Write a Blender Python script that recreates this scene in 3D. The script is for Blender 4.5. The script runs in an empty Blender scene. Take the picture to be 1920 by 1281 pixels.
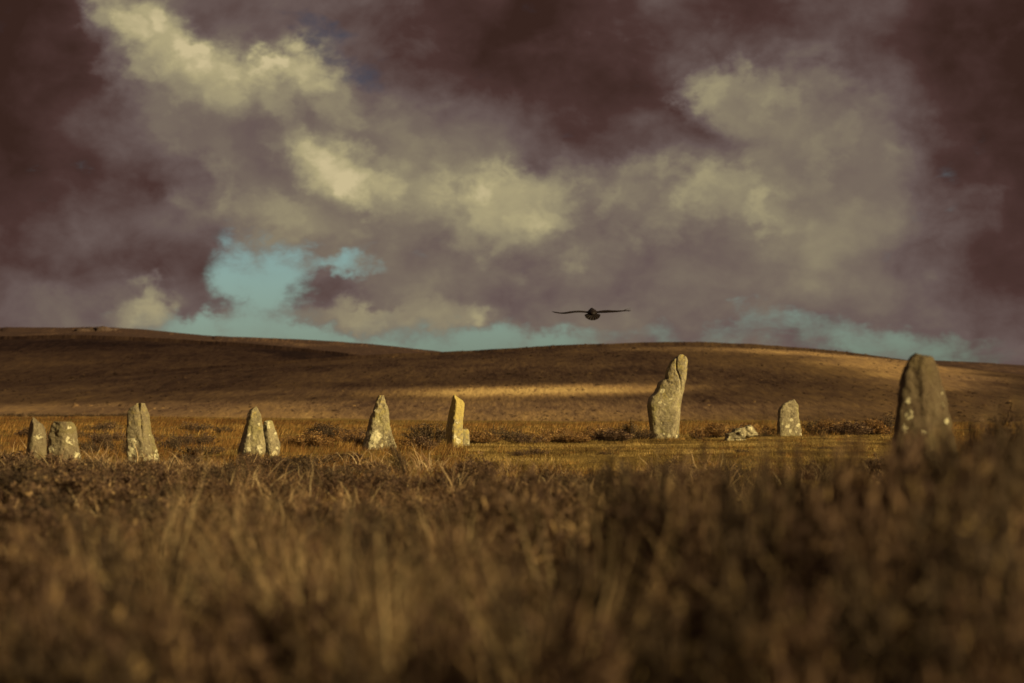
import bpy, math, random
import numpy as np
from mathutils import Vector, noise as mnoise

random.seed(7)
RNG = np.random.default_rng(7)
R = math.radians
scene = bpy.context.scene
col = scene.collection

# ------------------------------------------------------------------ camera
F_PX = 4533.0                # 85 mm lens on a 36 mm frame, in photo pixels
EYE = 1.2
PITCH = math.atan(103.5 / F_PX)
cam_data = bpy.data.cameras.new('camera')
cam_data.lens = 85
cam_data.sensor_width = 36
cam_data.clip_start = 0.05
cam_data.clip_end = 20000
cam_data.dof.use_dof = True
cam_data.dof.focus_distance = 61.0
cam_data.dof.aperture_fstop = 1.65
cam = bpy.data.objects.new('camera', cam_data)
cam.location = (0, 0, EYE)
cam.rotation_euler = (R(90) + PITCH, 0, 0)
col.objects.link(cam)
scene.camera = cam

# ------------------------------------------------------------------ sun
SUN_AZ, SUN_EL = R(54), R(18)     # to the right of, and behind, the camera; low
SUN = Vector((math.sin(SUN_AZ) * math.cos(SUN_EL), -math.cos(SUN_AZ) * math.cos(SUN_EL), math.sin(SUN_EL)))
sl = bpy.data.lights.new('sun', 'SUN')
sl.energy = 5.0
sl.angle = R(0.53)
sl.color = (1.0, 0.79, 0.42)
so = bpy.data.objects.new('sun', sl)
so.rotation_euler = SUN.to_track_quat('Z', 'Y').to_euler()
so.location = (60, -60, 80)
col.objects.link(so)

# ------------------------------------------------------------------ exposure
scene.view_settings.view_transform = 'Standard'
scene.view_settings.look = 'None'
EXPOSURE = 0.6
SKY_STRENGTH = 2 ** -EXPOSURE
scene.view_settings.exposure = EXPOSURE
scene.view_settings.gamma = 1.0
scene.view_settings.use_curve_mapping = False
scene.render.engine = 'CYCLES'
scene.cycles.use_denoising = True
scene.cycles.max_bounces = 5
scene.cycles.diffuse_bounces = 3
scene.cycles.transparent_max_bounces = 6
scene.cycles.volume_bounces = 0


def lin(r, g, b):
    f = lambda c: (c / 255 / 12.92) if c <= 10 else ((c / 255 + 0.055) / 1.055) ** 2.4
    return (f(r), f(g), f(b), 1.0)


# ------------------------------------------------------------------ sky
world = bpy.data.worlds.new('World')
scene.world = world
world.use_nodes = True
WT = world.node_tree
for n in list(WT.nodes):
    WT.nodes.remove(n)


class G:
    """small helper for writing node graphs"""
    def __init__(self, tree):
        self.t = tree

    def node(self, kind, **kw):
        n = self.t.nodes.new(kind)
        for k, v in kw.items():
            setattr(n, k, v)
        return n

    def put(self, sock, v):
        if hasattr(v, 'is_output'):
            self.t.links.new(v, sock)
        else:
            sock.default_value = v

    def math(self, op, a, b=0.0, c=0.0, clamp=False):
        n = self.node('ShaderNodeMath', operation=op, use_clamp=clamp)
        for i, v in enumerate((a, b, c)):
            self.put(n.inputs[i], v)
        return n.outputs[0]

    def vmath(self, op, a, b=(0, 0, 0), scale=None):
        n = self.node('ShaderNodeVectorMath', operation=op)
        self.put(n.inputs[0], a)
        self.put(n.inputs[1], b)
        if scale is not None:
            self.put(n.inputs['Scale'], scale)
        return n.outputs['Value'] if op in ('LENGTH', 'DOT_PRODUCT', 'DISTANCE') else n.outputs['Vector']

    def noise(self, vec, scale, detail=6, rough=0.55, dist=0.0, color=False, dims='3D', lac=2.0):
        n = self.node('ShaderNodeTexNoise', noise_dimensions=dims)
        self.put(n.inputs['Vector'], vec)
        n.inputs['Scale'].default_value = scale
        n.inputs['Detail'].default_value = detail
        n.inputs['Roughness'].default_value = rough
        n.inputs['Distortion'].default_value = dist
        n.inputs['Lacunarity'].default_value = lac
        return n.outputs['Color' if color else 'Fac']

    def ramp(self, fac, stops, interp='LINEAR'):
        n = self.node('ShaderNodeValToRGB')
        n.color_ramp.interpolation = interp
        els = n.color_ramp.elements
        while len(els) < len(stops):
            els.new(0.5)
        for e, (p, c) in zip(els, stops):
            e.position = p
            e.color = c
        self.put(n.inputs[0], fac)
        return n.outputs[0]

    def smooth(self, v, lo, hi, to0=0.0, to1=1.0, kind='SMOOTHSTEP'):
        n = self.node('ShaderNodeMapRange', interpolation_type=kind)
        self.put(n.inputs[0], v)
        n.inputs[1].default_value = lo
        n.inputs[2].default_value = hi
        n.inputs[3].default_value = to0
        n.inputs[4].default_value = to1
        return n.outputs[0]

    def mix(self, fac, a, b, blend='MIX'):
        n = self.node('ShaderNodeMix', data_type='RGBA', blend_type=blend)
        self.put(n.inputs[0], fac)
        self.put(n.inputs[6], a)
        self.put(n.inputs[7], b)
        return n.outputs[2]


def build_sky():
    g = G(WT)
    tc = g.node('ShaderNodeTexCoord')
    sep = g.node('ShaderNodeSeparateXYZ')
    g.put(sep.inputs[0], tc.outputs['Generated'])
    dx, dy, dz = sep.outputs
    az = g.math('MULTIPLY', g.math('ARCTAN2', dx, dy), 45.33)
    el = g.math('MULTIPLY', g.math('ARCSINE', dz), 45.33)
    cmb = g.node('ShaderNodeCombineXYZ')
    g.put(cmb.inputs[0], az)
    g.put(cmb.inputs[1], el)
    flat = cmb.outputs[0]
    # direction on a big sphere (units of ~1.26 deg), flattened, for seamless noise
    ball = g.vmath('MULTIPLY', tc.outputs['Generated'], (45.33, 45.33, 62.0))
    w1 = g.noise(ball, 0.42, 3, 0.5, color=True)
    w2 = g.noise(ball, 1.5, 4, 0.60, color=True)
    warp = g.vmath('ADD',
                   g.vmath('MULTIPLY', g.vmath('SUBTRACT', w1, (.5, .5, .5)), (2.0, 1.4, 0)),
                   g.vmath('MULTIPLY', g.vmath('SUBTRACT', w2, (.5, .5, .5)), (1.15, 1.0, 0)))
    co = g.vmath('ADD', flat, warp)
    soft = g.vmath('ADD', flat, g.vmath('MULTIPLY', warp, (.6, .6, 0)))

    chain = []

    def turned(vec):
        """the same coordinates, turned by the few angles the cloud masses lie at"""
        out = {0: vec}
        for q in (-15, -30, -45):
            c, sn = math.cos(R(q)), math.sin(R(q))
            cb = g.node('ShaderNodeCombineXYZ')
            g.put(cb.inputs[0], g.vmath('DOT_PRODUCT', vec, (c, sn, 0)))
            g.put(cb.inputs[1], g.vmath('DOT_PRODUCT', vec, (-sn, c, 0)))
            out[q] = cb.outputs[0]
        return out

    def blobs(items, vec, start):
        acc = start
        vec = turned(vec)
        for i, (x, y, rx, ry, rot, amp) in enumerate(items):
            if chain and i % 12 == 0:      # evaluate the list in order, so that few values are alive at once
                n = g.node('ShaderNodeVectorMath', operation='MULTIPLY_ADD')
                g.put(n.inputs[0], chain[-1])
                n.inputs[1].default_value = (0, 0, 1e-6)
                g.put(n.inputs[2], vec[0])
                vec = turned(n.outputs[0])
            q = min((0, -15, -30, -45), key=lambda k: abs(k - rot)) if rot > -60 else -45
            cx, cy = (x - 960) / 100, (744 - y) / 100
            c, sn = math.cos(R(q)), math.sin(R(q))
            n = g.node('ShaderNodeVectorMath', operation='MULTIPLY_ADD')
            g.put(n.inputs[0], vec[q])
            n.inputs[1].default_value = (100 / rx, 100 / ry, 1)
            n.inputs[2].default_value = (-(c * cx + sn * cy) * 100 / rx, -(-sn * cx + c * cy) * 100 / ry, 0)
            r = g.vmath('LENGTH', n.outputs[0])
            v = g.smooth(r, 0, 1, amp, 0, 'SMOOTHERSTEP')
            acc = g.math('ADD', acc, v)
            chain.append(acc)
        return acc

    # cloud cover, in two depths: x, y, rx, ry, rot, amount (bearing and height as photo columns and rows)
    back = [
        (-60, 120, 460, 560, 0, -.36), (110, 60, 260, 300, 0, -.10), (-60, 470, 360, 260, 0, -.06),
        (330, 335, 260, 120, 0, -.14), (230, 490, 420, 90, 3, -.12), (100, 590, 240, 70, 0, .10),
        (870, 60, 480, 220, 0, -.20), (1190, 200, 460, 190, -8, -.20), (1120, 40, 560, 190, 0, -.18),
        (1560, 50, 460, 170, 0, -.10), (1930, 200, 380, 620, 0, -.28), (1960, 60, 560, 380, 0, -.12),
        (1960, 560, 320, 260, 0, -.10), (1500, 350, 420, 330, 0, .16), (1640, 420, 300, 90, 0, .08),
        (800, 270, 300, 190, -30, .12), (520, 300, 460, 260, -15, .10), (900, 510, 560, 90, 0, .05), (1300, 500, 520, 130, 0, .06),
        (600, 545, 150, 60, -5, -.12), (400, 565, 150, 50, 0, -.04), (1480, 560, 260, 80, 0, .08),
        (1150, 590, 300, 60, 0, .10), (620, 440, 320, 110, 0, .12),
    ]
    shape = [
        (270, 60, 230, 190, -50, .75), (420, 190, 330, 210, -25, .85), (560, 150, 170, 120, 0, .45),
        (600, 290, 320, 240, -35, .85), (740, 300, 160, 170, -45, .45), (440, 400, 260, 110, -15, .35), (660, 370, 240, 130, 0, .35),
        (930, 390, 210, 170, -25, .80), (1130, 390, 320, 160, 5, .70), (1250, 340, 150, 110, 0, .35),
        (1385, 175, 140, 100, -40, .75), (1500, 270, 280, 230, -20, .70), (1620, 340, 230, 220, 0, .35),
        (1410, 405, 220, 90, -12, .80),
        (272, 592, 110, 110, 0, .85), (810, 592, 270, 70, -4, .85), (640, 592, 180, 50, 0, .75), (1500, 640, 160, 50, 0, .30),
    ]
    lit = [
        (500, 230, 520, 300, -25, .09), (1090, 390, 500, 200, 0, .08), (1520, 290, 380, 320, 0, .05),
        (260, 40, 280, 130, -45, .30), (420, 100, 330, 130, -16, .34), (560, 105, 190, 100, -10, .30),
        (690, 180, 210, 100, -40, .20), (330, 130, 220, 130, 0, .06),
        (620, 305, 180, 100, -30, .34), (700, 335, 280, 90, -15, .26), (640, 390, 300, 110, -10, .10),
        (450, 405, 200, 80, -20, .20), (560, 430, 180, 80, 0, .10),
        (880, 345, 210, 130, -30, .16), (950, 400, 240, 150, -30, .28), (1150, 370, 400, 170, 8, .09), (1260, 340, 150, 130, 60, .06),
        (1372, 165, 150, 110, -45, .20), (1440, 230, 280, 150, -35, .12), (1540, 310, 360, 280, 0, .03),
        (1400, 400, 230, 110, -12, .22), (1460, 415, 160, 60, -15, .06),
        (275, 580, 110, 100, 0, .34), (800, 580, 250, 70, -6, .26), (650, 585, 170, 60, 0, .24), (900, 610, 220, 60, 0, .16),
    ]
    gaps = [
        (465, 495, 140, 110, 0, .66), (555, 530, 200, 90, -5, .50), (650, 508, 120, 56, 0, .52), (500, 590, 150, 90, 0, .34),
        (345, 620, 150, 120, 0, .50), (430, 655, 380, 120, 0, .75), (700, 655, 300, 90, 0, .72),
        (600, 70, 190, 80, -38, .52), (700, 130, 130, 70, -40, .30),
        (720, 590, 90, 60, 0, .30), (900, 650, 300, 80, 0, .66), (1080, 640, 240, 80, 0, .56),
        (1390, 630, 300, 64, 0, .52), (1620, 655, 260, 76, 0, .50), (1790, 690, 360, 90, 0, .48),
        (615, 552, 150, 50, 0, -.45), (400, 572, 150, 44, -4, -.32), (1500, 640, 120, 50, 0, -.15), (520, 560, 90, 40, 0, .2),
    ]
    n_big = g.noise(ball, 0.22, 2, 0.5)
    n_mid = g.noise(ball, 0.60, 4, 0.48, 0.2)
    n_fbm = g.noise(ball, 1.0, 6, 0.58, 0.3)
    vor = g.node('ShaderNodeTexVoronoi', feature='F1', voronoi_dimensions='2D')
    g.put(vor.inputs['Vector'], g.vmath('ADD', flat, g.vmath('MULTIPLY', g.vmath('SUBTRACT', w2, (.5, .5, .5)), (1.3, 1.1, 0))))
    vor.inputs['Scale'].default_value = 1.2
    vor.inputs['Detail'].default_value = 1.0
    vor.inputs['Roughness'].default_value = 0.5
    puff = g.smooth(vor.outputs['Distance'], 0.0, 0.95, 1.0, 0.0, 'SMOOTHSTEP')
    cen = lambda v, c=.5: g.math('SUBTRACT', v, c)
    mul = lambda a, b: g.math('MULTIPLY', a, b)
    add = lambda a, b: g.math('ADD', a, b)
    Lb = blobs(back, soft, 0.385)
    Lb = add(Lb, add(mul(cen(n_big), .16), add(mul(cen(n_mid), .46), mul(cen(n_fbm), .30))))
    sh = blobs(shape, co, 0.0)
    sh = add(sh, add(add(mul(cen(n_big), .6), mul(cen(n_fbm), .58)), mul(cen(puff), .18)))
    mask = g.smooth(sh, -0.04, 0.92)
    # inside a cloud the light falls off away from its lit rim
    rim = g.smooth(sh, 0.35, 1.15, 0.05, -0.08)
    Lf = blobs(lit, co, 0.44)
    k = g.smooth(Lf, .40, 1.0, .20, .40, 'LINEAR')
    Lf = add(add(Lf, rim), mul(add(mul(cen(n_fbm), 1.0), add(mul(cen(n_mid), .5), mul(cen(puff, .45), .55))), k))
    L = add(mul(Lb, g.math('SUBTRACT', 1.0, mask)), mul(Lf, mask))
    cloud = g.ramp(L, [(0.0, lin(56, 37, 31)), (0.20, lin(75, 53, 49)), (0.38, lin(103, 87, 83)),
                       (0.52, lin(120, 107, 94)), (0.70, lin(147, 136, 109)), (0.86, lin(174, 162, 123)),
                       (1.0, lin(202, 186, 144))])
    n_wisp = g.noise(g.vmath('MULTIPLY', ball, (.6, .6, 1.1)), 2.4, 4, .6, .5)
    gap = blobs(gaps, co, -0.46)
    gap = add(gap, add(add(mul(cen(n_fbm), -1.05), mul(cen(n_mid), -.45)), mul(cen(n_wisp), -.6)))
    gmask = g.smooth(gap, -0.28, 0.44)
    gmask = mul(gmask, g.math('SUBTRACT', 1.0, mul(mask, .9)))
    sky = g.node('ShaderNodeTexSky', sky_type='NISHITA', sun_disc=False)
    sky.sun_elevation = SUN_EL
    sky.sun_rotation = math.pi - SUN_AZ
    sky.altitude = 400
    sky.air_density = 1.0
    sky.dust_density = 1.6
    sky.ozone_density = 2.0
    blue = g.mix(1.0, sky.outputs[0], (0.064, 0.080, 0.083, 1), 'MULTIPLY')
    # higher up, the gaps look into thin dark cirrus
    deep = g.smooth(el, 2.6, 6.5, 1.0, 0.36)
    blue = g.mix(g.smooth(el, 3.0, 6.0, 0.0, .8), blue, (.15, .135, .20, 1))
    dm = g.node('ShaderNodeVectorMath', operation='SCALE')
    g.put(dm.inputs[0], blue)
    g.put(dm.inputs['Scale'], deep)
    out = g.mix(gmask, cloud, dm.outputs[0])
    bg = g.node('ShaderNodeBackground')
    g.put(bg.inputs[0], out)
    bg.inputs[1].default_value = SKY_STRENGTH
    wo = g.node('ShaderNodeOutputWorld')
    g.put(wo.inputs[0], bg.outputs[0])


build_sky()
world.cycles.sampling_method = 'MANUAL'
world.cycles.sample_map_resolution = 256

# ------------------------------------------------------------------ noise + helpers
_PERM = np.random.default_rng(3).permutation(4096)


def _hash(ix, iy):
    return _PERM[(_PERM[ix & 4095] + iy) & 4095]


def perlin(x, y):
    x = np.asarray(x, float); y = np.asarray(y, float)
    ix = np.floor(x).astype(np.int64); iy = np.floor(y).astype(np.int64)
    fx = x - ix; fy = y - iy
    u = fx * fx * fx * (fx * (fx * 6 - 15) + 10)
    v = fy * fy * fy * (fy * (fy * 6 - 15) + 10)

    def grad(a, b, px, py):
        h = _hash(a, b) * (2 * math.pi / 4096)
        return np.cos(h) * px + np.sin(h) * py
    n00 = grad(ix, iy, fx, fy); n10 = grad(ix + 1, iy, fx - 1, fy)
    n01 = grad(ix, iy + 1, fx, fy - 1); n11 = grad(ix + 1, iy + 1, fx - 1, fy - 1)
    return (n00 * (1 - u) + n10 * u) * (1 - v) + (n01 * (1 - u) + n11 * u) * v


def fbm(x, y, octaves=4, gain=0.5):
    s = 0; a = 1.0; f = 1.0
    for i in range(octaves):
        s = s + a * perlin(np.asarray(x) * f + 17.3 * i, np.asarray(y) * f - 9.1 * i)
        a *= gain; f *= 2.03
    return s


def sstep(x, a, b):
    t = np.clip((np.asarray(x, float) - a) / (b - a), 0, 1)
    return t * t * (3 - 2 * t)


def mesh_obj(name, verts, faces, mat=None, parent=None, smooth=False, attrs=None):
    me = bpy.data.meshes.new(name)
    verts = np.ascontiguousarray(verts, dtype=np.float32)
    if isinstance(faces, np.ndarray):
        nf, k = faces.shape
        me.vertices.add(len(verts))
        me.vertices.foreach_set('co', verts.ravel())
        me.loops.add(nf * k)
        me.loops.foreach_set('vertex_index', faces.astype(np.int32).ravel())
        me.polygons.add(nf)
        me.polygons.foreach_set('loop_start', np.arange(0, nf * k, k, dtype=np.int32))
        me.polygons.foreach_set('loop_total', np.full(nf, k, dtype=np.int32))
        me.update(calc_edges=True)
    else:
        me.from_pydata([tuple(v) for v in verts], [], faces)
    if not isinstance(faces, np.ndarray):
        me.validate()
    if smooth:
        me.polygons.foreach_set('use_smooth', np.ones(len(me.polygons), dtype=bool))
    for k, a in (attrs or {}).items():
        at = me.attributes.new(k, 'FLOAT', 'POINT')
        at.data.foreach_set('value', np.ascontiguousarray(a, dtype=np.float32))
    if mat:
        me.materials.append(mat)
    o = bpy.data.objects.new(name, me)
    col.objects.link(o)
    if parent:
        o.parent = parent
    return o


def tag(o, label=None, category=None, group=None, kind=None):
    for k, v in (('label', label), ('category', category), ('group', group), ('kind', kind)):
        if v:
            o[k] = v
    return o


def new_mat(name):
    m = bpy.data.materials.new(name)
    m.use_nodes = True
    t = m.node_tree
    for n in list(t.nodes):
        t.nodes.remove(n)
    g = G(t)
    bsdf = g.node('ShaderNodeBsdfPrincipled')
    bsdf.inputs['Roughness'].default_value = 0.9
    bsdf.inputs['Specular IOR Level'].default_value = 0.15
    out = g.node('ShaderNodeOutputMaterial')
    t.links.new(bsdf.outputs[0], out.inputs[0])
    return m, g, bsdf, out


def bump(g, bsdf, h, strength=0.5, dist=0.02):
    b = g.node('ShaderNodeBump')
    b.inputs['Strength'].default_value = strength
    b.inputs['Distance'].default_value = dist
    g.put(b.inputs['Height'], h)
    g.put(bsdf.inputs['Normal'], b.outputs[0])


def attr(g, name):
    n = g.node('ShaderNodeAttribute', attribute_name=name)
    return n.outputs['Fac']


# ------------------------------------------------------------------ terrain
def prof(x, pts):
    xs = np.array([p[0] for p in pts], float); ys = np.array([p[1] for p in pts], float)
    # smooth (monotone-ish) interpolation of a ridge line
    x = np.asarray(x, float)
    d = np.gradient(ys, xs)
    i = np.clip(np.searchsorted(xs, x) - 1, 0, len(xs) - 2)
    h = xs[i + 1] - xs[i]
    t = np.clip((x - xs[i]) / h, 0, 1)
    t2 = t * t; t3 = t2 * t
    return ((2 * t3 - 3 * t2 + 1) * ys[i] + (t3 - 2 * t2 + t) * h * d[i]
            + (-2 * t3 + 3 * t2) * ys[i + 1] + (t3 - t2) * h * d[i + 1])


# ridge lines: (bearing in photo columns, row of the crest), crest distance, width in front
RIDGES = [
    (1500, 800, [(-3000, 700), (-1200, 735), (-200, 722), (200, 705), (500, 684), (700, 671), (850, 664), (1000, 656), (1150, 650),
                 (1290, 648), (1450, 654), (1600, 667), (1720, 682), (1850, 700), (2100, 725), (2600, 735), (5000, 700)]),
    (2050, 900, [(-3000, 680), (-1200, 660), (-400, 643), (0, 637), (150, 635), (300, 641), (500, 653), (640, 667), (760, 684),
                 (950, 715), (1500, 735), (2500, 735), (5000, 690)]),
    (3200, 1000, [(-3000, 640), (-1200, 632), (-300, 624), (0, 621), (110, 621), (185, 620), (260, 624), (400, 636), (560, 642),
                  (700, 651), (800, 661), (950, 682), (1200, 715), (2500, 720), (5000, 680)]),
    (3700, 1100, [(-3000, 720), (0, 720), (1300, 715), (1600, 690), (1750, 680), (1850, 684), (1960, 690), (2300, 680),
                  (3000, 670), (5000, 660)]),
]


def ground_z(x, y):
    x = np.asarray(x, float); y = np.asarray(y, float)
    r = np.hypot(x, y)
    z = 0.10 * fbm(x / 9.0 + 3, y / 9.0, 3) + 0.05 * fbm(x / 2.2, y / 2.2 + 5, 2)
    # hummocky heath close to the camera, smoother turf inside the ring
    z = z * (1 - 0.25 * sstep(y, 25, 40) * (1 - sstep(y, 78, 95)))
    z = z + 0.20 * fbm(x / 3.1 + 8, y / 4.5 + 2, 3) * sstep(y, 11, 16) * (1 - sstep(y, 30, 38))
    z = z + 0.22 * np.exp(-((x - 2.0) / 0.9) ** 2 - ((y - 9.0) / 3.0) ** 2)
    # plateau edge, then a shallow valley
    edge = 100 + 34 * sstep(-x, 0, 26) + 12 * fbm(x / 14, y / 200, 3)
    z = z - 9.5 * sstep(r, edge, edge + 420) + 0.5 * fbm(x / 60, y / 60, 3) * sstep(r, 130, 300)
    base = z
    for D, W, pts in RIDGES:
        c = prof(x / D * F_PX + 960, pts)
        zc = EYE + (744 - c) / F_PX * D
        g = np.where(y < D, sstep(y, D - W * 1.15, D + W * .18), 1 - .8 * sstep(y, D + W * .18, D + W * 1.6))
        g0 = sstep(D, D - W * 1.15, D + W * .18)
        h = (zc + 9.5) * g / g0 - 9.5
        base = np.where(y > 130, np.maximum(base, np.minimum(h, zc + 0.002 * D)), base)
    rough = sstep(r, 250, 600)
    base = base + rough * (0.55 * fbm(x / 55, y / 70, 4, .55) + 0.25 * fbm(x / 9, y / 14, 2))
    return base


def photo(px, row, d):
    """the point at depth d that this bearing and elevation meet"""
    return Vector(((px - 960) / F_PX * d, d, EYE + (744 - row) / F_PX * d))


def mat_ground():
    m, g, bsdf, out = new_mat('moorland')
    geo = g.node('ShaderNodeNewGeometry')
    pos = geo.outputs['Position']
    flat = g.vmath('MULTIPLY', pos, (1, 1, 0.2))
    far = attr(g, 'far')
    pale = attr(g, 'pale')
    # near turf
    n1 = g.noise(flat, 0.55, 6, 0.62)
    n2 = g.noise(flat, 7.0, 5, 0.65)
    near = g.ramp(g.math('ADD', g.math('MULTIPLY', n1, .55), g.math('MULTIPLY', n2, .45)),
                  [(.30, (.050, .032, .013, 1)), (.45, (.14, .088, .026, 1)), (.58, (.24, .160, .046, 1)), (.72, (.33, .225, .075, 1))])
    # far moor: heather, bracken and bleached grass
    f1 = g.noise(g.vmath('MULTIPLY', pos, (1, .40, 0)), 0.009, 5, 0.55, 0.6)
    f2 = g.noise(g.vmath('MULTIPLY', pos, (1, .16, 0)), 0.065, 6, 0.68, 0.4)
    f3 = g.noise(g.vmath('MULTIPLY', pos, (1, .085, 0)), 0.42, 4, 0.72)
    fm = g.math('ADD', g.math('ADD', g.math('MULTIPLY', f1, .34), g.math('MULTIPLY', f2, .30)), g.math('MULTIPLY', f3, .36))
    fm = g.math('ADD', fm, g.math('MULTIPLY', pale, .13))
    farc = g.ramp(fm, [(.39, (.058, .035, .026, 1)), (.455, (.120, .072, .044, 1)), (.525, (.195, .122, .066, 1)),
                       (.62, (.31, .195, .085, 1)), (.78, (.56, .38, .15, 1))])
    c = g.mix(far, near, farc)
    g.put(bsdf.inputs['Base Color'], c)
    bsdf.inputs['Roughness'].default_value = 1.0
    bsdf.inputs['Specular IOR Level'].default_value = 0.03
    bump(g, bsdf, g.math('ADD', g.math('MULTIPLY', n2, .06), g.math('MULTIPLY', f3, g.math('MULTIPLY', far, .8))), 0.9, 1.0)
    return m


def build_ground():
    # fan-shaped polar sheet, finest where the moor is seen closest to grazing
    a = np.concatenate([np.linspace(-180, -20, 60)[:-1], np.linspace(-20, 20, 461), np.linspace(20, 180, 60)[1:]])
    r = np.concatenate([np.linspace(0.5, 30, 70)[:-1], np.geomspace(30, 130, 130)[:-1],
                        np.linspace(130, 650, 50)[:-1], np.linspace(650, 2100, 330)[:-1], np.linspace(2100, 4600, 110)[:-1],
                        np.geomspace(4600, 9000, 12)])
    A, Rr = np.meshgrid(np.radians(a), r)
    X = Rr * np.sin(A); Y = Rr * np.cos(A)
    Z = ground_z(X, Y)
    nr, na = X.shape
    verts = np.stack([X, Y, Z], -1).reshape(-1, 3)
    idx = np.arange(nr * na).reshape(nr, na)
    q = np.stack([idx[:-1, :-1], idx[:-1, 1:], idx[1:, 1:], idx[1:, :-1]], -1).reshape(-1, 4)
    q = q[:, ::-1]
    far = sstep(np.hypot(X, Y), 120, 210)
    # golden grass on lower slopes; sunlight on the strip and right-hand shoulder painted paler
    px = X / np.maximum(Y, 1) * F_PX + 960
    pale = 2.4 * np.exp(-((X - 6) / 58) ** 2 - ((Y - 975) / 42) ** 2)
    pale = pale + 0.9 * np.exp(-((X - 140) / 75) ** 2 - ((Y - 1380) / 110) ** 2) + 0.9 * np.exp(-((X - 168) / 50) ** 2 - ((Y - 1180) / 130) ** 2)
    pale = pale + 1.5 * (1 - sstep(Y + 60 * fbm(X / 120, Y / 400, 2), 620, 900)) - 0.35 * sstep(Y, 1600, 2000) - 0.6 * sstep(Y, 2350, 2800)  # farthest crest painted darker in place of cloud shade
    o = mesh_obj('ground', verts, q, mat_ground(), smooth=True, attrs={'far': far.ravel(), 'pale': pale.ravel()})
    tag(o, kind='structure')
    # close the hole under the camera
    return o


build_ground()

# ------------------------------------------------------------------ unseen cloud sheet added to throw the shade
def build_shade_cloud():
    """An unseen cloud sheet added before the sun, shaped to shade hills and foreground: closed lens-shaped sheet, thin or open in places."""
    H = 380.0
    t = H / SUN.z
    off = SUN * t
    xs = np.linspace(-900, 1100, 150)
    ys = np.concatenate([np.linspace(-500, 200, 176)[:-1], np.linspace(200, 2250, 140)])
    X, Y = np.meshgrid(xs, ys)
    wob = 14 * fbm(X / 45, Y / 45, 3)
    T = np.full(X.shape, 3.9) + 3.2 * fbm(X / 230, Y / 260, 3)
    # where sunlight gets through: the ring of stones, two flanks of the hill
    ring = sstep(Y + .25 * wob - 1.6 * X, 8, 36) * (1 - sstep(Y + 2 * wob, 150, 300)) * (1 - sstep(np.abs(X + 4) + .3 * wob, 26, 80))
    T = T * (1 - ring)
    T = T + 2.4 * sstep(Y, 250, 600) + 3.0 * sstep(-X, 90, 240) * sstep(Y, 1150, 1600)
    for (cx, cy, rx, ry, op) in ((8, 985, 66, 62, 1), (-60, 1000, 90, 50, .5), (125, 1420, 80, 95, 1), (158, 1270, 62, 100, 1), (172, 1150, 46, 90, 1), (170, 1040, 34, 60, .9),
                                 (60, 1440, 80, 60, .6), (-160, 820, 330, 140, .9)):
        k = np.sqrt(((X - cx + .5 * wob) / rx) ** 2 + ((Y - cy + wob) / ry) ** 2)
        T = T * (1 - op * (1 - sstep(k, .62, 1.12)))
    T = T * (1 - .40 * np.exp(-(X / 120) ** 2 - ((Y - 0) / 60) ** 2))
    edge = sstep(X, -900, -700) * (1 - sstep(X, 850, 1100)) * sstep(Y, -500, -380) * (1 - sstep(Y, 2150, 2250))
    T = np.clip(T, 0, None) * edge
    puff = 1 + .22 * fbm(X / 40 + 7, Y / 40, 3)
    T = np.maximum(T * puff, 0.02)
    top = np.stack([X + off.x, Y + off.y, H + T * .62], -1).reshape(-1, 3)
    bot = np.stack([X + off.x, Y + off.y, H - T * .38], -1).reshape(-1, 3)
    nr, nc = X.shape
    idx = np.arange(nr * nc).reshape(nr, nc)
    q = np.stack([idx[:-1, :-1], idx[:-1, 1:], idx[1:, 1:], idx[1:, :-1]], -1).reshape(-1, 4)
    n = nr * nc
    ring_i = np.concatenate([idx[0, :-1], idx[:-1, -1], idx[-1, :0:-1], idx[:0:-1, 0]])
    nxt = np.roll(ring_i, -1)
    side = np.stack([ring_i + n, nxt + n, nxt, ring_i], -1)
    faces = np.concatenate([q, q[:, ::-1] + n, side])
    m = bpy.data.materials.new('cloud_vapour')
    m.use_nodes = True
    tr = m.node_tree
    for nd in list(tr.nodes):
        tr.nodes.remove(nd)
    g = G(tr)
    v = g.node('ShaderNodeVolumePrincipled')
    v.inputs['Color'].default_value = (.9, .9, .9, 1)
    v.inputs['Density'].default_value = 0.075
    out = g.node('ShaderNodeOutputMaterial')
    tr.links.new(v.outputs[0], out.inputs['Volume'])
    o = mesh_obj('shade_cloud_sheet', np.concatenate([top, bot]), faces, m, smooth=True)
    tag(o, kind='structure')


build_shade_cloud()

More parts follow.
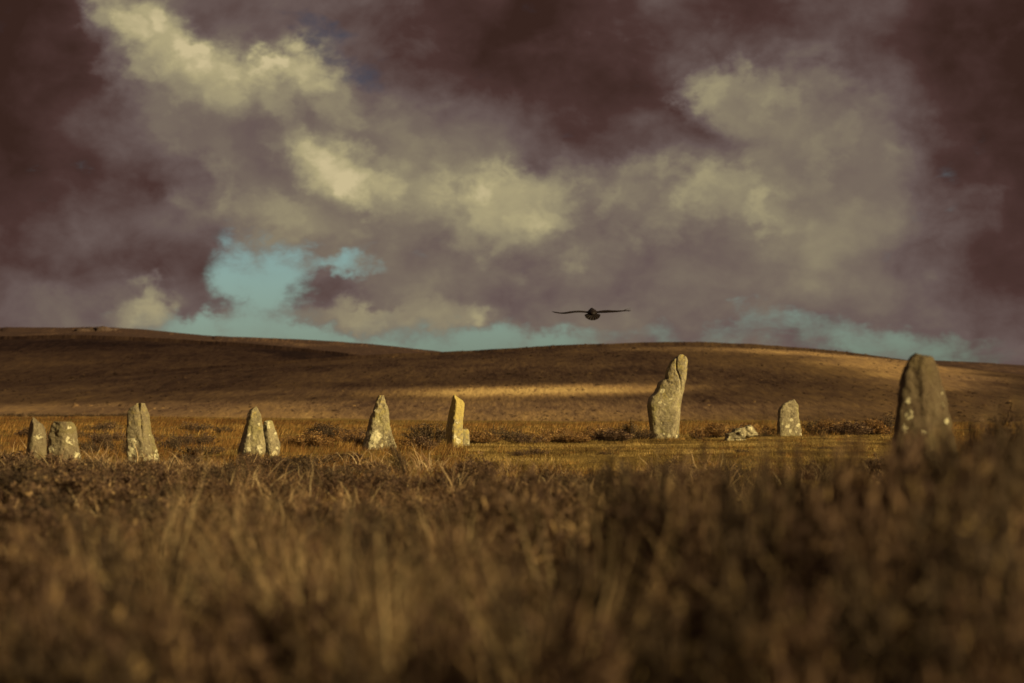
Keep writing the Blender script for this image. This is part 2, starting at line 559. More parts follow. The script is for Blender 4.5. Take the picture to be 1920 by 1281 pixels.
# ------------------------------------------------------------------ standing stones
def mat_stone():
    m, g, bsdf, out = new_mat('lichened_granite')
    tc = g.node('ShaderNodeTexCoord')
    oi = g.node('ShaderNodeObjectInfo')
    off = g.node('ShaderNodeCombineXYZ')
    g.put(off.inputs[0], g.math('MULTIPLY', oi.outputs['Random'], 40))
    p = g.vmath('ADD', tc.outputs['Object'], off.outputs[0])
    n1 = g.noise(p, 3.0, 6, 0.65)
    n2 = g.noise(p, 17, 5, 0.75)
    base = g.ramp(g.math('ADD', g.math('MULTIPLY', n1, .55), g.math('MULTIPLY', n2, .45)),
                  [(.34, (.060, .047, .029, 1)), (.45, (.165, .135, .080, 1)), (.55, (.25, .21, .122, 1)), (.68, (.40, .35, .21, 1))])
    # olive algae film
    n3 = g.noise(p, 2.1, 4, 0.6, 0.5)
    base = g.mix(g.smooth(n3, .48, .68, 0, .55), base, (.25, .22, .075, 1))
    # ochre lichen near the tops
    och = attr(g, 'ochre')
    n4 = g.noise(p, 9, 5, 0.7)
    om = g.smooth(g.math('ADD', och, g.math('MULTIPLY', g.math('SUBTRACT', n4, .5), 1.9)), .22, .72)
    base = g.mix(g.math('MULTIPLY', om, .72), base, (.43, .33, .085, 1))
    # some stones mixed towards brown; the near right one's shade is painted this way
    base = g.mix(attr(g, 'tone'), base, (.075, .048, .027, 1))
    # cream crustose lichen: rosettes with crisp ragged rims
    li = attr(g, 'lichen')
    n5 = g.noise(p, 8.5, 7, 0.70, 0.4)
    n6 = g.noise(p, 24, 4, 0.65)
    lv = g.math('ADD', g.math('ADD', li, g.math('MULTIPLY', g.math('SUBTRACT', n5, .5), 2.1)),
                g.math('MULTIPLY', g.math('SUBTRACT', n6, .5), 1.1))
    lm = g.smooth(lv, .40, .58, 0, .92)
    tone = g.ramp(n6, [(.3, (.36, .32, .17, 1)), (.7, (.64, .58, .36, 1))])
    c = g.mix(lm, base, tone)
    # dark pits
    vor = g.node('ShaderNodeTexVoronoi')
    g.put(vor.inputs['Vector'], p)
    vor.inputs['Scale'].default_value = 17
    pit = g.smooth(vor.outputs[0], .10, .20, .75, 0)
    pit = g.math('MULTIPLY', pit, g.smooth(n1, .5, .62))
    c = g.mix(pit, c, (.03, .024, .018, 1))
    g.put(bsdf.inputs['Base Color'], c)
    bsdf.inputs['Roughness'].default_value = .92
    h = g.math('ADD', g.math('MULTIPLY', n2, .6), g.math('MULTIPLY', lm, .15))
    h = g.math('ADD', h, g.math('MULTIPLY', n1, .8))
    bump(g, bsdf, h, 1.0, .05)
    return m


STONE = mat_stone()


def chaikin(P, n=2):
    P = np.asarray(P, float)
    for _ in range(n):
        Q = np.roll(P, -1, 0)
        P = np.stack([.87 * P + .13 * Q, .13 * P + .87 * Q], 1).reshape(-1, 2)
    return P


def resample(P, n):
    Q = np.vstack([P, P[:1]])
    s = np.concatenate([[0], np.cumsum(np.hypot(*np.diff(Q, axis=0).T))])
    t = np.linspace(0, s[-1], n, endpoint=False)
    return np.stack([np.interp(t, s, Q[:, 0]), np.interp(t, s, Q[:, 1])], 1)


def stone(name, label, left, right, conv, d, depth, plan, lichen=(), ochre=.0, low=.35, rough=1.0, cracks=(),
          nz=84, na=96, taper=.35, seed=0, cat='standing stone', top_pow=.5, tone=0.):
    """left/right: outline points (x, y) in enlarged-crop pixels; conv turns them into photo pixels.
    The plan gives the corner posts of the block (u across, v front to back)."""
    Lp = np.array([conv(*p) for p in left]); Rp = np.array([conv(*p) for p in right])
    s = d / F_PX
    top = min(Lp[0, 1], Rp[0, 1])
    cx = (Lp[-1, 0] + Rp[-1, 0]) / 2
    wx = (cx - 960) * s
    gz = float(ground_z(wx, d + depth * .3))
    row0 = 744 + (EYE - gz + .22) / s            # buried foot
    rows = row0 + (top - row0) * (1 - (1 - np.linspace(0, 1, nz)) ** 1.25)
    l_all = np.interp(rows, np.append(Lp[:, 1], Lp[-1, 1] + 200), np.append(Lp[:, 0], Lp[-1, 0]))
    r_all = np.interp(rows, np.append(Rp[:, 1], Rp[-1, 1] + 200), np.append(Rp[:, 0], Rp[-1, 0]))
    r_all = np.maximum(r_all, l_all + .6)
    wmax = (r_all - l_all).max()
    V = []; Ts = []
    for i, row in enumerate(rows):
        t = i / (nz - 1)
        P = resample(chaikin(plan(t), 3), na)
        P[:, 0] = (P[:, 0] - P[:, 0].min()) / (np.ptp(P[:, 0]) + 1e-9)
        wr = (r_all[i] - l_all[i]) / wmax
        dd = depth * (1 - taper * t) * min(1, wr ** top_pow * 1.15)
        x = (l_all[i] + P[:, 0] * (r_all[i] - l_all[i]) - cx) * s
        y = (P[:, 1] - .4) * dd
        z = np.full(na, (row0 - row) * s - .22)
        V.append(np.stack([x, y, z], 1)); Ts.append(np.full(na, t))
    V = np.array(V)
    capc = V[-1].mean(0) + np.array([0, 0, .004])
    botc = V[0].mean(0)
    verts = np.concatenate([V.reshape(-1, 3), capc[None], botc[None]])
    idx = np.arange(nz * na).reshape(nz, na)
    nx = np.roll(idx, -1, 1)
    quads = np.stack([idx[:-1], nx[:-1], nx[1:], idx[1:]], -1).reshape(-1, 4)
    faces = quads.tolist() + [[idx[-1, j], idx[-1, (j + 1) % na], nz * na] for j in range(na)] + \
        [[idx[0, (j + 1) % na], idx[0, j], nz * na + 1] for j in range(na)]
    H = (row0 - top) * s - .22
    # weathered surface: broad hollows, chips and grain pushed along the normal
    cen = V.mean(1, keepdims=True)
    nrm = V - cen
    nrm[..., 2] = 0
    du = np.roll(V, -1, 1) - np.roll(V, 1, 1)
    nn = np.stack([du[..., 1], -du[..., 0], np.zeros_like(du[..., 0])], -1)
    nn /= (np.linalg.norm(nn, axis=-1, keepdims=True) + 1e-9)
    size = min(1.0, (wmax * s) / .8)
    flatV = V.reshape(-1, 3)
    disp = np.empty(len(flatV))
    for i, (x, y, z) in enumerate(flatV):
        q = Vector((x + seed * 7.3, y, z * .8))
        a = mnoise.fractal(q * 2.3, 1.0, 2.0, 3)
        b = abs(mnoise.fractal(q * 5.5 + Vector((5, 1, 9)), 1.0, 2.1, 4))
        c = mnoise.fractal(q * 19.0, .9, 2.0, 3)
        disp[i] = (.032 * a - .046 * b + .011 * c) * rough * size
    disp = disp.reshape(nz, na)
    for (poly, depth_c, width_c) in cracks:
        pp = np.array([conv(*p) for p in poly])
        cxw = (pp[:, 0] - cx) * s; czw = (row0 - pp[:, 1]) * s - .22
        front = V[..., 1] < 0.05
        best = np.full(V.shape[:2], 9.0)
        for k in range(len(pp) - 1):
            ax, az, bx, bz = cxw[k], czw[k], cxw[k + 1], czw[k + 1]
            ll = (bx - ax) ** 2 + (bz - az) ** 2
            tt = np.clip(((V[..., 0] - ax) * (bx - ax) + (V[..., 2] - az) * (bz - az)) / ll, 0, 1)
            best = np.minimum(best, np.hypot(V[..., 0] - ax - tt * (bx - ax), V[..., 2] - az - tt * (bz - az)))
        disp = disp - front * depth_c * np.exp(-(best / width_c) ** 2)
    V2 = V + nn * disp[..., None]
    # tops crumble unevenly
    topw = sstep(np.linspace(0, 1, nz), .82, 1)[:, None]
    V2[..., 2] += topw * np.array([[.022 * mnoise.fractal(Vector((p[0] * 9 + seed, p[1] * 9, 3)), 1, 2, 3) for p in r_] for r_ in V]) * size
    verts[:nz * na] = V2.reshape(-1, 3)
    zr = np.clip(verts[:, 2] / max(H, .1), 0, 1)
    li = low * (1 - sstep(zr, .12, .55)) - .10
    for (px, py, rad, amp) in lichen:
        qx, qy = conv(px, py)
        xx = (qx - cx) * s; zz = (row0 - qy) * s - .22
        rr = rad * s
        li = np.maximum(li, amp * np.exp(-(((verts[:, 0] - xx) / rr) ** 2 + ((verts[:, 2] - zz) / rr) ** 2) * 1.2) - .1)
    oc = ochre * (.45 + .55 * sstep(zr, .35, 1.0))
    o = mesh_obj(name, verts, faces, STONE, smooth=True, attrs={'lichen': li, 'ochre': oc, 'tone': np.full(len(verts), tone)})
    o.location = (wx, d + depth * .4, gz)
    tag(o, label, cat, 'stones of the ring')
    return o


def crop(sx, x0, y0):
    return lambda x, y: (x0 + x / sx, y0 + y / sx)


CA, CB, CC = crop(6, 0, 700), crop(8, 400, 720), crop(6.857, 640, 720)
CD, CE, CF = crop(6.1, 1160, 640), crop(8.727, 1320, 730), crop(4.575, 1600, 640)


def slab(f0, f1, tilt=.15, back=.95):
    """block whose left end is turned from the sun; f = share of the width taken by that end"""
    return lambda t: [(0, .75), (f0 + (f1 - f0) * t, 0), (1, tilt), (.97, back), (.2, 1.0)]


def ridge(c0, c1, lv=.35, rv=.4):
    """block with a vertical arris on its front"""
    return lambda t: [(0, lv), (c0 + (c1 - c0) * t, 0), (1, rv), (.9, 1), (.12, .95)]


def build_stones():
    stone('standing_stone', 'narrow pointed grey stone close beside a broader blunt one, in dark grass',
          [(345, 495), (300, 570), (280, 650), (270, 780), (255, 900), (240, 1060)], [(362, 495), (400, 540), (450, 570), (480, 620), (495, 720), (497, 880), (500, 1060)],
          CA, 40.2, .45, slab(.30, .4), lichen=[(430, 720, 12, .6), (300, 780, 8, .5)], low=.25, tone=.45, seed=1)
    stone('standing_stone', 'broad blunt stone whose right half is pale with lichen, beside a narrow pointed stone',
          [(575, 550), (545, 600), (520, 700), (510, 850), (505, 950), (500, 1060)], [(770, 548), (800, 575), (830, 640), (850, 720), (870, 850), (890, 975), (900, 1060)],
          CA, 41.8, .5, ridge(.52, .6, .30, .45), lichen=[(760, 620, 10, .7), (780, 760, 14, .6), (840, 920, 12, .6), (560, 860, 9, .8)], low=.25, tone=.40, seed=2)
    stone('standing_stone', 'notched, slightly tapering stone with lichened foot standing alone in reddish grass',
          [(1510, 352), (1445, 395), (1415, 450), (1410, 560), (1403, 700), (1408, 900), (1412, 1020)],
          [(1612, 338), (1640, 390), (1665, 480), (1680, 600), (1692, 680), (1720, 760), (1752, 880), (1780, 985), (1790, 1020)],
          CA, 43.0, .48, ridge(.62, .72, .16, .55), lichen=[(1460, 880, 14, .9), (1490, 760, 12, .8), (1700, 960, 14, 1.0), (1650, 720, 8, .6), (1510, 640, 12, .5)],
          low=.45, ochre=.25, cracks=[([(1548, 350), (1560, 430), (1590, 560), (1600, 700)], .035, .03)], tone=.25, seed=3)
    stone('standing_stone', 'tooth-shaped stone with dark left side, leaning pale boulder against its right',
          [(620, 338), (565, 362), (510, 405), (490, 460), (460, 560), (430, 680), (400, 800), (350, 950), (318, 1090), (310, 1130)],
          [(640, 340), (680, 400), (705, 440), (715, 490), (735, 600), (750, 800), (758, 1000), (755, 1130)],
          CB, 47.0, .5, slab(.36, .24), lichen=[(500, 1000, 9, 1.1), (690, 960, 7, 1.0), (680, 610, 4, 1.1), (525, 770, 5, .9), (510, 470, 4, .9), (700, 1030, 5, .9)],
          ochre=.3, low=.2, cracks=[([(560, 640), (555, 820), (575, 1010)], .02, .03)], seed=4)
    stone('standing_stone', 'short lichen-spotted boulder leaning against a taller tooth-shaped stone',
          [(790, 548), (748, 562), (722, 700), (712, 850), (725, 950), (745, 1060), (760, 1130)],
          [(850, 545), (880, 560), (905, 640), (940, 720), (965, 820), (998, 900), (985, 1000), (970, 1130)],
          CB, 47.5, .4, ridge(.45, .5, .3, .4), lichen=[(800, 590, 6, 1.1), (820, 650, 6, 1.0), (930, 740, 5, .9), (920, 1050, 6, 1.1), (850, 1080, 5, 1.0), (955, 960, 4, .9)],
          low=.3, seed=5)
    stone('standing_stone', 'tall wedge-shaped stone with flat narrow top and cream lichen at its foot',
          [(462, 158), (430, 222), (390, 330), (350, 450), (310, 580), (270, 760), (240, 855), (235, 880)],
          [(545, 152), (560, 200), (590, 320), (620, 500), (650, 620), (690, 760), (712, 830), (715, 880)],
          CC, 54.4, .5, slab(.22, .22, .14), lichen=[(430, 680, 15, 1.2), (350, 640, 8, .9), (330, 800, 12, 1.2), (420, 790, 8, .9), (500, 670, 7, 1.0), (470, 480, 2.5, 1.0), (430, 335, 3, 1.0), (655, 770, 4, .9), (580, 685, 4, .9), (520, 790, 6, .9)],
          ochre=.32, low=.35, seed=6)
    stone('standing_stone', 'slim yellow-lichened pillar with slanting top and a black shaded side',
          [(1447, 130), (1420, 170), (1390, 300), (1360, 430), (1340, 530), (1330, 700), (1315, 815), (1312, 850)],
          [(1462, 128), (1510, 180), (1560, 215), (1582, 250), (1575, 350), (1565, 500), (1560, 600), (1560, 850)],
          CC, 57.0, .5, slab(.50, .36, .32), lichen=[(1455, 680, 6, .9), (1500, 740, 8, .9), (1490, 500, 4, .7), (1350, 540, 2.5, 1.1)], ochre=1.0, low=.2, seed=7)
    stone('standing_stone', 'small squarish block tucked behind the foot of the slim yellow pillar',
          [(1555, 580), (1535, 600), (1530, 700), (1525, 830)], [(1625, 580), (1645, 612), (1649, 700), (1650, 830)],
          CC, 59.5, .32, slab(.05, .05, .25), lichen=[(1630, 760, 4, .8)], ochre=.45, low=.35, nz=50, na=72, taper=.1, seed=8, top_pow=.2)
    stone('standing_stone', 'tallest stone of the ring, leaning right with a cleft head and pale right edge',
          [(700, 153), (660, 183), (610, 212), (562, 300), (542, 380), (535, 436), (492, 440), (460, 470), (440, 530), (410, 590), (352, 640), (330, 700),
           (334, 780), (346, 880), (360, 960), (368, 1040), (376, 1160)],
          [(745, 150), (790, 175), (808, 222), (800, 300), (786, 400), (775, 500), (752, 600), (736, 680), (722, 780), (715, 900), (709, 1000), (708, 1160)],
          CD, 68.0, .75, lambda t: [(0, .62), (.10 + .03 * t, .12), (.80 + .10 * t, 0), (1, .55), (.93, 1), (.15, 1)],
          lichen=[(502, 568, 4.2, 1.6), (470, 700, 4, 1.0), (600, 660, 3.5, .95), (530, 715, 3.5, .85), (395, 632, 2.5, 1.2), (578, 1085, 4.5, 1.1), (490, 935, 2, 1.0), (690, 540, 6, .55), (600, 330, 12, .45), (670, 1090, 5, .9), (520, 1060, 3, .8)],
          ochre=.34, low=.02, rough=.5, nz=120, na=120, taper=.4,
          cracks=[([(668, 180), (664, 240), (664, 325), (690, 385), (710, 450), (720, 530), (726, 600)], 0.055, .016),
                  ([(540, 425), (560, 470), (600, 475)], .04, .03), ([(690, 640), (640, 480), (600, 430)], .012, .04)], seed=9)
    stone('fallen_stone', 'low jagged white-lichened boulder lying on short turf right of the tallest stone',
          [(765, 590), (690, 602), (660, 625), (520, 642), (470, 662), (440, 700), (345, 728), (330, 752), (345, 810), (340, 850)],
          [(785, 590), (805, 603), (832, 642), (848, 665), (872, 700), (895, 730), (915, 756), (700, 812), (690, 850)],
          CE, 66.0, .9, lambda t: [(0, .35), (.10, .0), (.5, .06), (.8, .16), (1, .5), (.9, .95), (.2, 1)],
          lichen=[(790, 640, 8, .65), (840, 710, 7, .6), (600, 670, 7, .6), (640, 760, 5, .6), (430, 795, 6, .6)], low=.30, rough=1.4,
          cracks=[([(700, 610), (700, 700), (705, 800)], .07, .03), ([(730, 690), (800, 740), (860, 750)], .06, .03), ([(350, 770), (450, 770), (540, 740)], .05, .05)],
          taper=.2, seed=10, cat='fallen stone')
    stone('standing_stone', 'squat round-shouldered stone with cream lichen spots low down, beyond the jagged fallen boulder',
          [(1462, 170), (1400, 190), (1300, 230), (1242, 300), (1215, 380), (1206, 500), (1200, 640), (1205, 710), (1205, 800)],
          [(1492, 172), (1512, 200), (1550, 240), (1560, 320), (1565, 430), (1585, 560), (1600, 660), (1606, 770), (1607, 800)],
          CE, 73.0, .4, slab(.10, .10, .08), lichen=[(1430, 500, 3.5, 1.5), (1365, 605, 5, 1.1), (1540, 595, 4.5, 1.1), (1410, 680, 4, 1.2), (1280, 568, 3, .9), (1500, 700, 3, .9), (1590, 740, 4, .9)],
          low=.1, rough=.7, seed=11)
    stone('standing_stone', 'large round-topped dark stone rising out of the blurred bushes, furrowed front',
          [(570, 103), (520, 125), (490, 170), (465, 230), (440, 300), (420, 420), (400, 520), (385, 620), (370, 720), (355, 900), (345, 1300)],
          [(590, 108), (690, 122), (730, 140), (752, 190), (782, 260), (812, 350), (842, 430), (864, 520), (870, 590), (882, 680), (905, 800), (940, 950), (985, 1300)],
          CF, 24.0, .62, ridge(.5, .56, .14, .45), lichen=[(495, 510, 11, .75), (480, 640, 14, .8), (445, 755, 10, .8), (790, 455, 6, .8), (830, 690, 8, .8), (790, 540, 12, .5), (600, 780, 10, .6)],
          low=.0, rough=.75, tone=.75, cracks=[([(560, 350), (570, 500), (590, 700)], .02, .05), ([(700, 330), (650, 480), (690, 640)], .025, .06)], seed=12)  # high tone paints shade into this stone's colour


build_stones()


# ------------------------------------------------------------------ tor and small rocks far and near
def rock(name, label, cat, loc, size, seed, mat=None, group=None, n=28):
    u = np.linspace(0, 2 * math.pi, n, endpoint=False)
    v = np.linspace(-.35, 1, n // 2) * math.pi / 2
    U, W = np.meshgrid(u, v)
    P = np.stack([np.cos(U) * np.cos(W), np.sin(U) * np.cos(W), np.sin(W)], -1)
    out = []
    for p in P.reshape(-1, 3):
        q = Vector(p)
        k = 1 + .32 * mnoise.fractal(q * 1.6 + Vector((seed, 0, 0)), 1, 2, 3) - .18 * abs(mnoise.fractal(q * 4 + Vector((0, seed, 0)), 1, 2, 3))
        w = np.sign(p) * np.abs(p) ** .75
        out.append(w * k * np.array(size))
    idx = np.arange(len(out)).reshape(P.shape[:2])
    nx = np.roll(idx, -1, 1)
    q = np.stack([idx[:-1], nx[:-1], nx[1:], idx[1:]], -1).reshape(-1, 4)
    o = mesh_obj(name, np.array(out), q, mat or STONE, smooth=True,
                 attrs={'lichen': np.full(len(out), .25), 'ochre': np.zeros(len(out))})
    o.location = loc
    return tag(o, label, cat, group)


def build_rocks():
    m, g, bsdf, out = new_mat('dark_granite')
    tc = g.node('ShaderNodeTexCoord')
    n = g.noise(tc.outputs['Object'], .4, 5, .6)
    g.put(bsdf.inputs['Base Color'], g.ramp(n, [(.3, (.035, .022, .016, 1)), (.7, (.10, .065, .045, 1))]))
    D = 3190.0
    x = (182 - 960) / F_PX * D
    root = bpy.data.objects.new('granite_tor', None)
    col.objects.link(root)
    zt = EYE + (744 - 622) / F_PX * D
    root.location = (x, D, float(ground_z(x, D)))
    tag(root, 'low flat-topped rock outcrop on the crest of the far ridge', 'rock outcrop')
    for i, (dx, w, h) in enumerate(((-19, 13, 3.2), (-5, 15, 5.4), (7, 12, 6.2), (18, 11, 4.0))):
        o = rock('boulder', None, None, (dx, (i % 2) * 6, -.3), (w, 9, h), 3 + i * 5, m, n=20)
        o.parent = root
    p = photo(1018, 829, 66.0)
    rock('small_rock', 'tiny pale rock at the edge of the turf in front of low bushes', 'rock',
         (p.x, p.y, float(ground_z(p.x, p.y)) + .02), (.11, .10, .12), 4)


build_rocks()


# ------------------------------------------------------------------ grasses
def mat_grass(name, stops, trans=.25, rough=.8):
    m, g, bsdf, out = new_mat(name)
    tint = attr(g, 'tint')
    c = g.ramp(tint, stops)
    g.put(bsdf.inputs['Base Color'], c)
    bsdf.inputs['Roughness'].default_value = rough
    tl = g.node('ShaderNodeBsdfTranslucent')
    g.put(tl.inputs[0], c)
    mx = g.node('ShaderNodeMixShader')
    mx.inputs[0].default_value = trans
    g.t.links.new(bsdf.outputs[0], mx.inputs[1])
    g.t.links.new(tl.outputs[0], mx.inputs[2])
    g.t.links.new(mx.outputs[0], out.inputs[0])
    return m


def ribbons(base, az, length, width, lean, curve, nseg, kink=.0, rng=RNG):
    """tapering blades: start leaning by `lean` towards `az`, bend on by `curve` along their length"""
    n = len(base)
    p = base.copy()
    az = az.copy()
    rows = []
    wdir = az + math.pi / 2 + rng.normal(0, .6, n)
    for k in range(nseg + 1):
        s = k / nseg
        w = width * (1 - s) ** .6 * .5 if k < nseg else width * .06
        side = np.stack([np.cos(wdir) * w, np.sin(wdir) * w, np.zeros(n)], 1)
        rows.append(np.stack([p - side, p + side], 1))
        th = lean + curve * (s + .5 / nseg)
        st = (length / nseg)[:, None]
        p = p + st * np.stack([np.cos(az) * np.sin(th), np.sin(az) * np.sin(th), np.cos(th)], 1)
        if kink:
            az = az + rng.normal(0, kink, n)
    V = np.stack(rows, 1)                     # n, nseg+1, 2, 3
    m = (nseg + 1) * 2
    i0 = (np.arange(n) * m)[:, None] + (np.arange(nseg) * 2)[None]
    Fq = np.stack([i0, i0 + 1, i0 + 3, i0 + 2], -1).reshape(-1, 4)
    return V.reshape(-1, 3), Fq, m


def fan(n, d0, d1, px0=-160, px1=2080, rng=RNG):
    """even scatter over the wedge of ground the lens sees between two distances"""
    d = np.sqrt(rng.uniform(d0 ** 2, d1 ** 2, n))
    px = rng.uniform(px0, px1, n)
    return (px - 960) / F_PX * d, d, px


def lawn_mask(x, y):
    """grazed turf inside the ring: 1 on the turf"""
    px = x / np.maximum(y, 1) * F_PX + 960
    e = 40 * fbm(x / 3.0 + 11, y / 5.0, 3)
    m = sstep(px + e + (y - 55) * 3.0, 815, 900) * (1 - sstep(px + e, 1650, 1760))
    m = m * sstep(y + 4 * fbm(x / 2.5, y / 4 + 3, 2), 34, 39) * (1 - sstep(y + 4 * fbm(x / 2, y / 4, 2), 70, 75))
    return m


def clumped(x, y, scale, seed=0.):
    return .5 + .9 * fbm(x / scale + seed, y / scale - seed, 3)


def heath(x, y):
    """above 0 where heather and gorse crowd out the grass"""
    return fbm(np.asarray(x) / 2.1 + 51, np.asarray(y) / 3.4 + 5, 3) - .02


def grass(name, label, x, y, length, width, lean, curve, nseg, tint, mat, kink=0., az=None):
    n = len(x)
    z = ground_z(x, y) - .01
    if az is None:
        az = RNG.uniform(0, 2 * math.pi, n)
    V, Fq, m = ribbons(np.stack([x, y, z], 1), az, length, width, lean, curve, nseg, kink)
    o = mesh_obj(name, V, Fq, mat, attrs={'tint': np.repeat(np.clip(tint, 0, 1), m)})
    tag(o, label, 'grass', kind='stuff')
    return o


def wind_az(n, spread=.9):
    return RNG.normal(.35, spread, n)          # blown to the right and slightly away


def build_grass():
    straw = mat_grass('dead_grass', [(0, (.050, .027, .018, 1)), (.3, (.115, .060, .033, 1)), (.55, (.22, .126, .062, 1)),
                                     (.8, (.37, .25, .125, 1)), (1, (.52, .39, .20, 1))])
    gold = mat_grass('golden_grass', [(0, (.10, .045, .016, 1)), (.4, (.26, .135, .036, 1)), (.7, (.42, .25, .07, 1)), (1, (.56, .38, .13, 1))], .35)
    turf = mat_grass('short_turf', [(0, (.075, .044, .014, 1)), (.35, (.17, .108, .030, 1)), (.65, (.33, .220, .064, 1)), (1, (.52, .37, .13, 1))], .3)

    def tussocks(n, d0, d1, per, rad, tint=(.45, .22)):
        """grass grows in tufts, each with its own height and colour; returns blade feet, tuft height factor, tint, outward bearing"""
        cx, cy, px = fan(n, d0, d1)
        k = np.repeat(np.arange(n), per)
        a = RNG.uniform(0, 2 * math.pi, len(k))
        r = rad * np.sqrt(RNG.uniform(0, 1, len(k))) * RNG.uniform(.5, 1.3, n)[k]
        hf = RNG.uniform(.55, 1.25, n)[k] * (1 - .35 * r / (rad * 1.3))
        tt = RNG.normal(*tint, n)[k] + RNG.normal(0, .10, len(k))
        return cx[k] + np.cos(a) * r, cy[k] + np.sin(a) * r, hf, np.clip(tt, 0, 1), a + RNG.normal(0, .5, len(k))

    # near: tall tangled moor grass
    x, y, hf, t, a = tussocks(520, 4.8, 15, 64, .17, (.56, .30))
    k = heath(x * 2.6, y * 2.0) < .03
    x, y, hf, t, a = x[k], y[k], hf[k], t[k], a[k]
    n = len(x)
    grass('foreground_grass', 'blurred tangle of dry brown grass closest to the viewer, in front of every bush', x, y,
          RNG.uniform(.30, .72, n) * hf, RNG.uniform(.006, .013, n), RNG.uniform(.02, .5, n), RNG.uniform(.2, 1.9, n), 5, t, straw, .22, a)
    # a few tall pale tussocks stand out of the near scrub
    spots = [(1215, 13.5), (1270, 12.5), (1320, 13.8), (1245, 15.0), (1170, 14.5), (560, 8.5), (640, 8.0), (250, 9.2), (1420, 8.2), (1010, 6.8), (760, 7.2), (1120, 9.0), (300, 12.5), (470, 13.5), (1560, 7.4), (840, 12.0)]
    k = np.repeat(np.arange(len(spots)), 120)
    cx = np.array([(p - 960) / F_PX * d_ for p, d_ in spots])[k]; cy = np.array([d_ for p, d_ in spots])[k]
    a = RNG.uniform(0, 2 * math.pi, len(k)); r = .13 * np.sqrt(RNG.uniform(0, 1, len(k)))
    n = len(k)
    grass('pale_tussocks', 'tall pale straw tussocks standing out of the blurred near scrub', cx + np.cos(a) * r, cy + np.sin(a) * r,
          RNG.uniform(.55, .95, n), RNG.uniform(.006, .012, n), RNG.uniform(.02, .35, n), RNG.uniform(.2, 1.5, n), 6, RNG.normal(.82, .12, n), straw, .15, a)
    # scrub between: curled dead grass
    x, y, hf, t, a = tussocks(2300, 13, 38, 40, .22, (.46, .32))
    k = (lawn_mask(x, y) < .4) & (heath(x, y) < .04)
    x, y, hf, t, a = x[k], y[k], hf[k], t[k], a[k]
    n = len(x)
    grass('tangled_grass', 'curled straw-coloured grass in the scrub just in front of the stones', x, y,
          RNG.uniform(.16, .46, n) * hf, RNG.uniform(.007, .014, n), RNG.uniform(.02, .7, n), RNG.uniform(.3, 2.4, n), 4, t, straw, .3, a)
    # bleached bracken and rush stalks, bent over in the scrub
    x, y, px = fan(34000, 7, 44)
    k = (lawn_mask(x, y) < .3) & (heath(x, y) < .0) & (fbm(x / 2.0 + 30, y / 3.2, 3) > .10)
    x, y = x[k], y[k]
    n = len(x)
    grass('bleached_stalks', 'bent pale bracken and rush stalks catching light in the scrub', x, y,
          RNG.uniform(.25, .62, n), RNG.uniform(.010, .026, n), RNG.uniform(.05, .9, n), RNG.uniform(.4, 2.6, n), 6,
          RNG.normal(.80, .15, n), straw, .3)
    # upright russet grass round the left-hand stones
    x, y, hf, t, a = tussocks(2300, 34, 72, 30, .30, (.30, .20))
    k = lawn_mask(x, y) < .5
    x, y, hf, t = x[k], y[k], hf[k], t[k]
    n = len(x)
    grass('russet_grass', 'upright russet grass around the feet of the left-hand stones', x, y,
          RNG.uniform(.10, .25, n) * hf, RNG.uniform(.007, .013, n), RNG.uniform(.0, .35, n), RNG.uniform(.1, .9, n), 3, t, gold, .1, wind_az(n))
    # grazed turf
    x, y, px = fan(330000, 33, 80)
    lm = lawn_mask(x, y)
    k = RNG.uniform(0, 1, len(x)) < .08 + .92 * lm
    x, y = x[k], y[k]
    n = len(x)
    tus = np.clip(fbm(x / 1.1, y / 1.6, 3) * 2.2 + .1, 0, 1)
    L = RNG.uniform(.02, .05, n) + .075 * tus * RNG.uniform(.3, 1, n)
    t = np.clip(RNG.normal(.46, .2, n) + .9 * fbm(x / 2.6, y / 3.4 + 9, 4), 0, 1)
    grass('turf_grass', 'short golden-green grazed turf in the middle of the ring', x, y, L,
          RNG.uniform(.008, .015, n), RNG.uniform(.0, .9, n), RNG.uniform(.0, .8, n), 1, t, turf)
    # coarser tufts that the sheep leave on the turf
    x, y, hf, t, a = tussocks(520, 36, 74, 34, .20, (.42, .28))
    k = lawn_mask(x, y) > .4
    x, y, hf, t, a = x[k], y[k], hf[k], t[k], a[k]
    n = len(x)
    grass('turf_tufts', 'scattered coarse tufts standing above the short grazed turf', x, y,
          RNG.uniform(.06, .16, n) * hf, RNG.uniform(.008, .014, n), RNG.uniform(.0, .6, n), RNG.uniform(.1, 1.1, n), 2, t, gold, .1, a)
    # windblown golden fringe beyond the ring
    x, y, hf, t, a = tussocks(5200, 72, 150, 22, .55, (.42, .20))
    k = (lawn_mask(x, y) < .3) & (RNG.uniform(0, 1, len(x)) < 1 - sstep(y - 30 * sstep(-x, 0, 26), 98, 116))
    x, y, hf, t = x[k], y[k], hf[k], t[k]
    t = t - .3 * sstep(y, 84, 116)
    n = len(x)
    grass('golden_grass', 'windblown golden grass fringe between the stones and the dark hills', x, y,
          RNG.uniform(.10, .27, n) * hf, RNG.uniform(.012, .024, n), RNG.uniform(.1, .4, n), RNG.uniform(.2, .8, n), 2, t, gold, 0, wind_az(n, .6))


build_grass()


# ------------------------------------------------------------------ bushes
def mat_leaf(name, stops):
    m, g, bsdf, out = new_mat(name)
    tint = attr(g, 'tint')
    oi = g.node('ShaderNodeObjectInfo')
    v = g.math('ADD', tint, g.math('MULTIPLY', g.math('SUBTRACT', oi.outputs['Random'], .5), .25))
    g.put(bsdf.inputs['Base Color'], g.ramp(v, stops))
    bsdf.inputs['Roughness'].default_value = .85
    return m


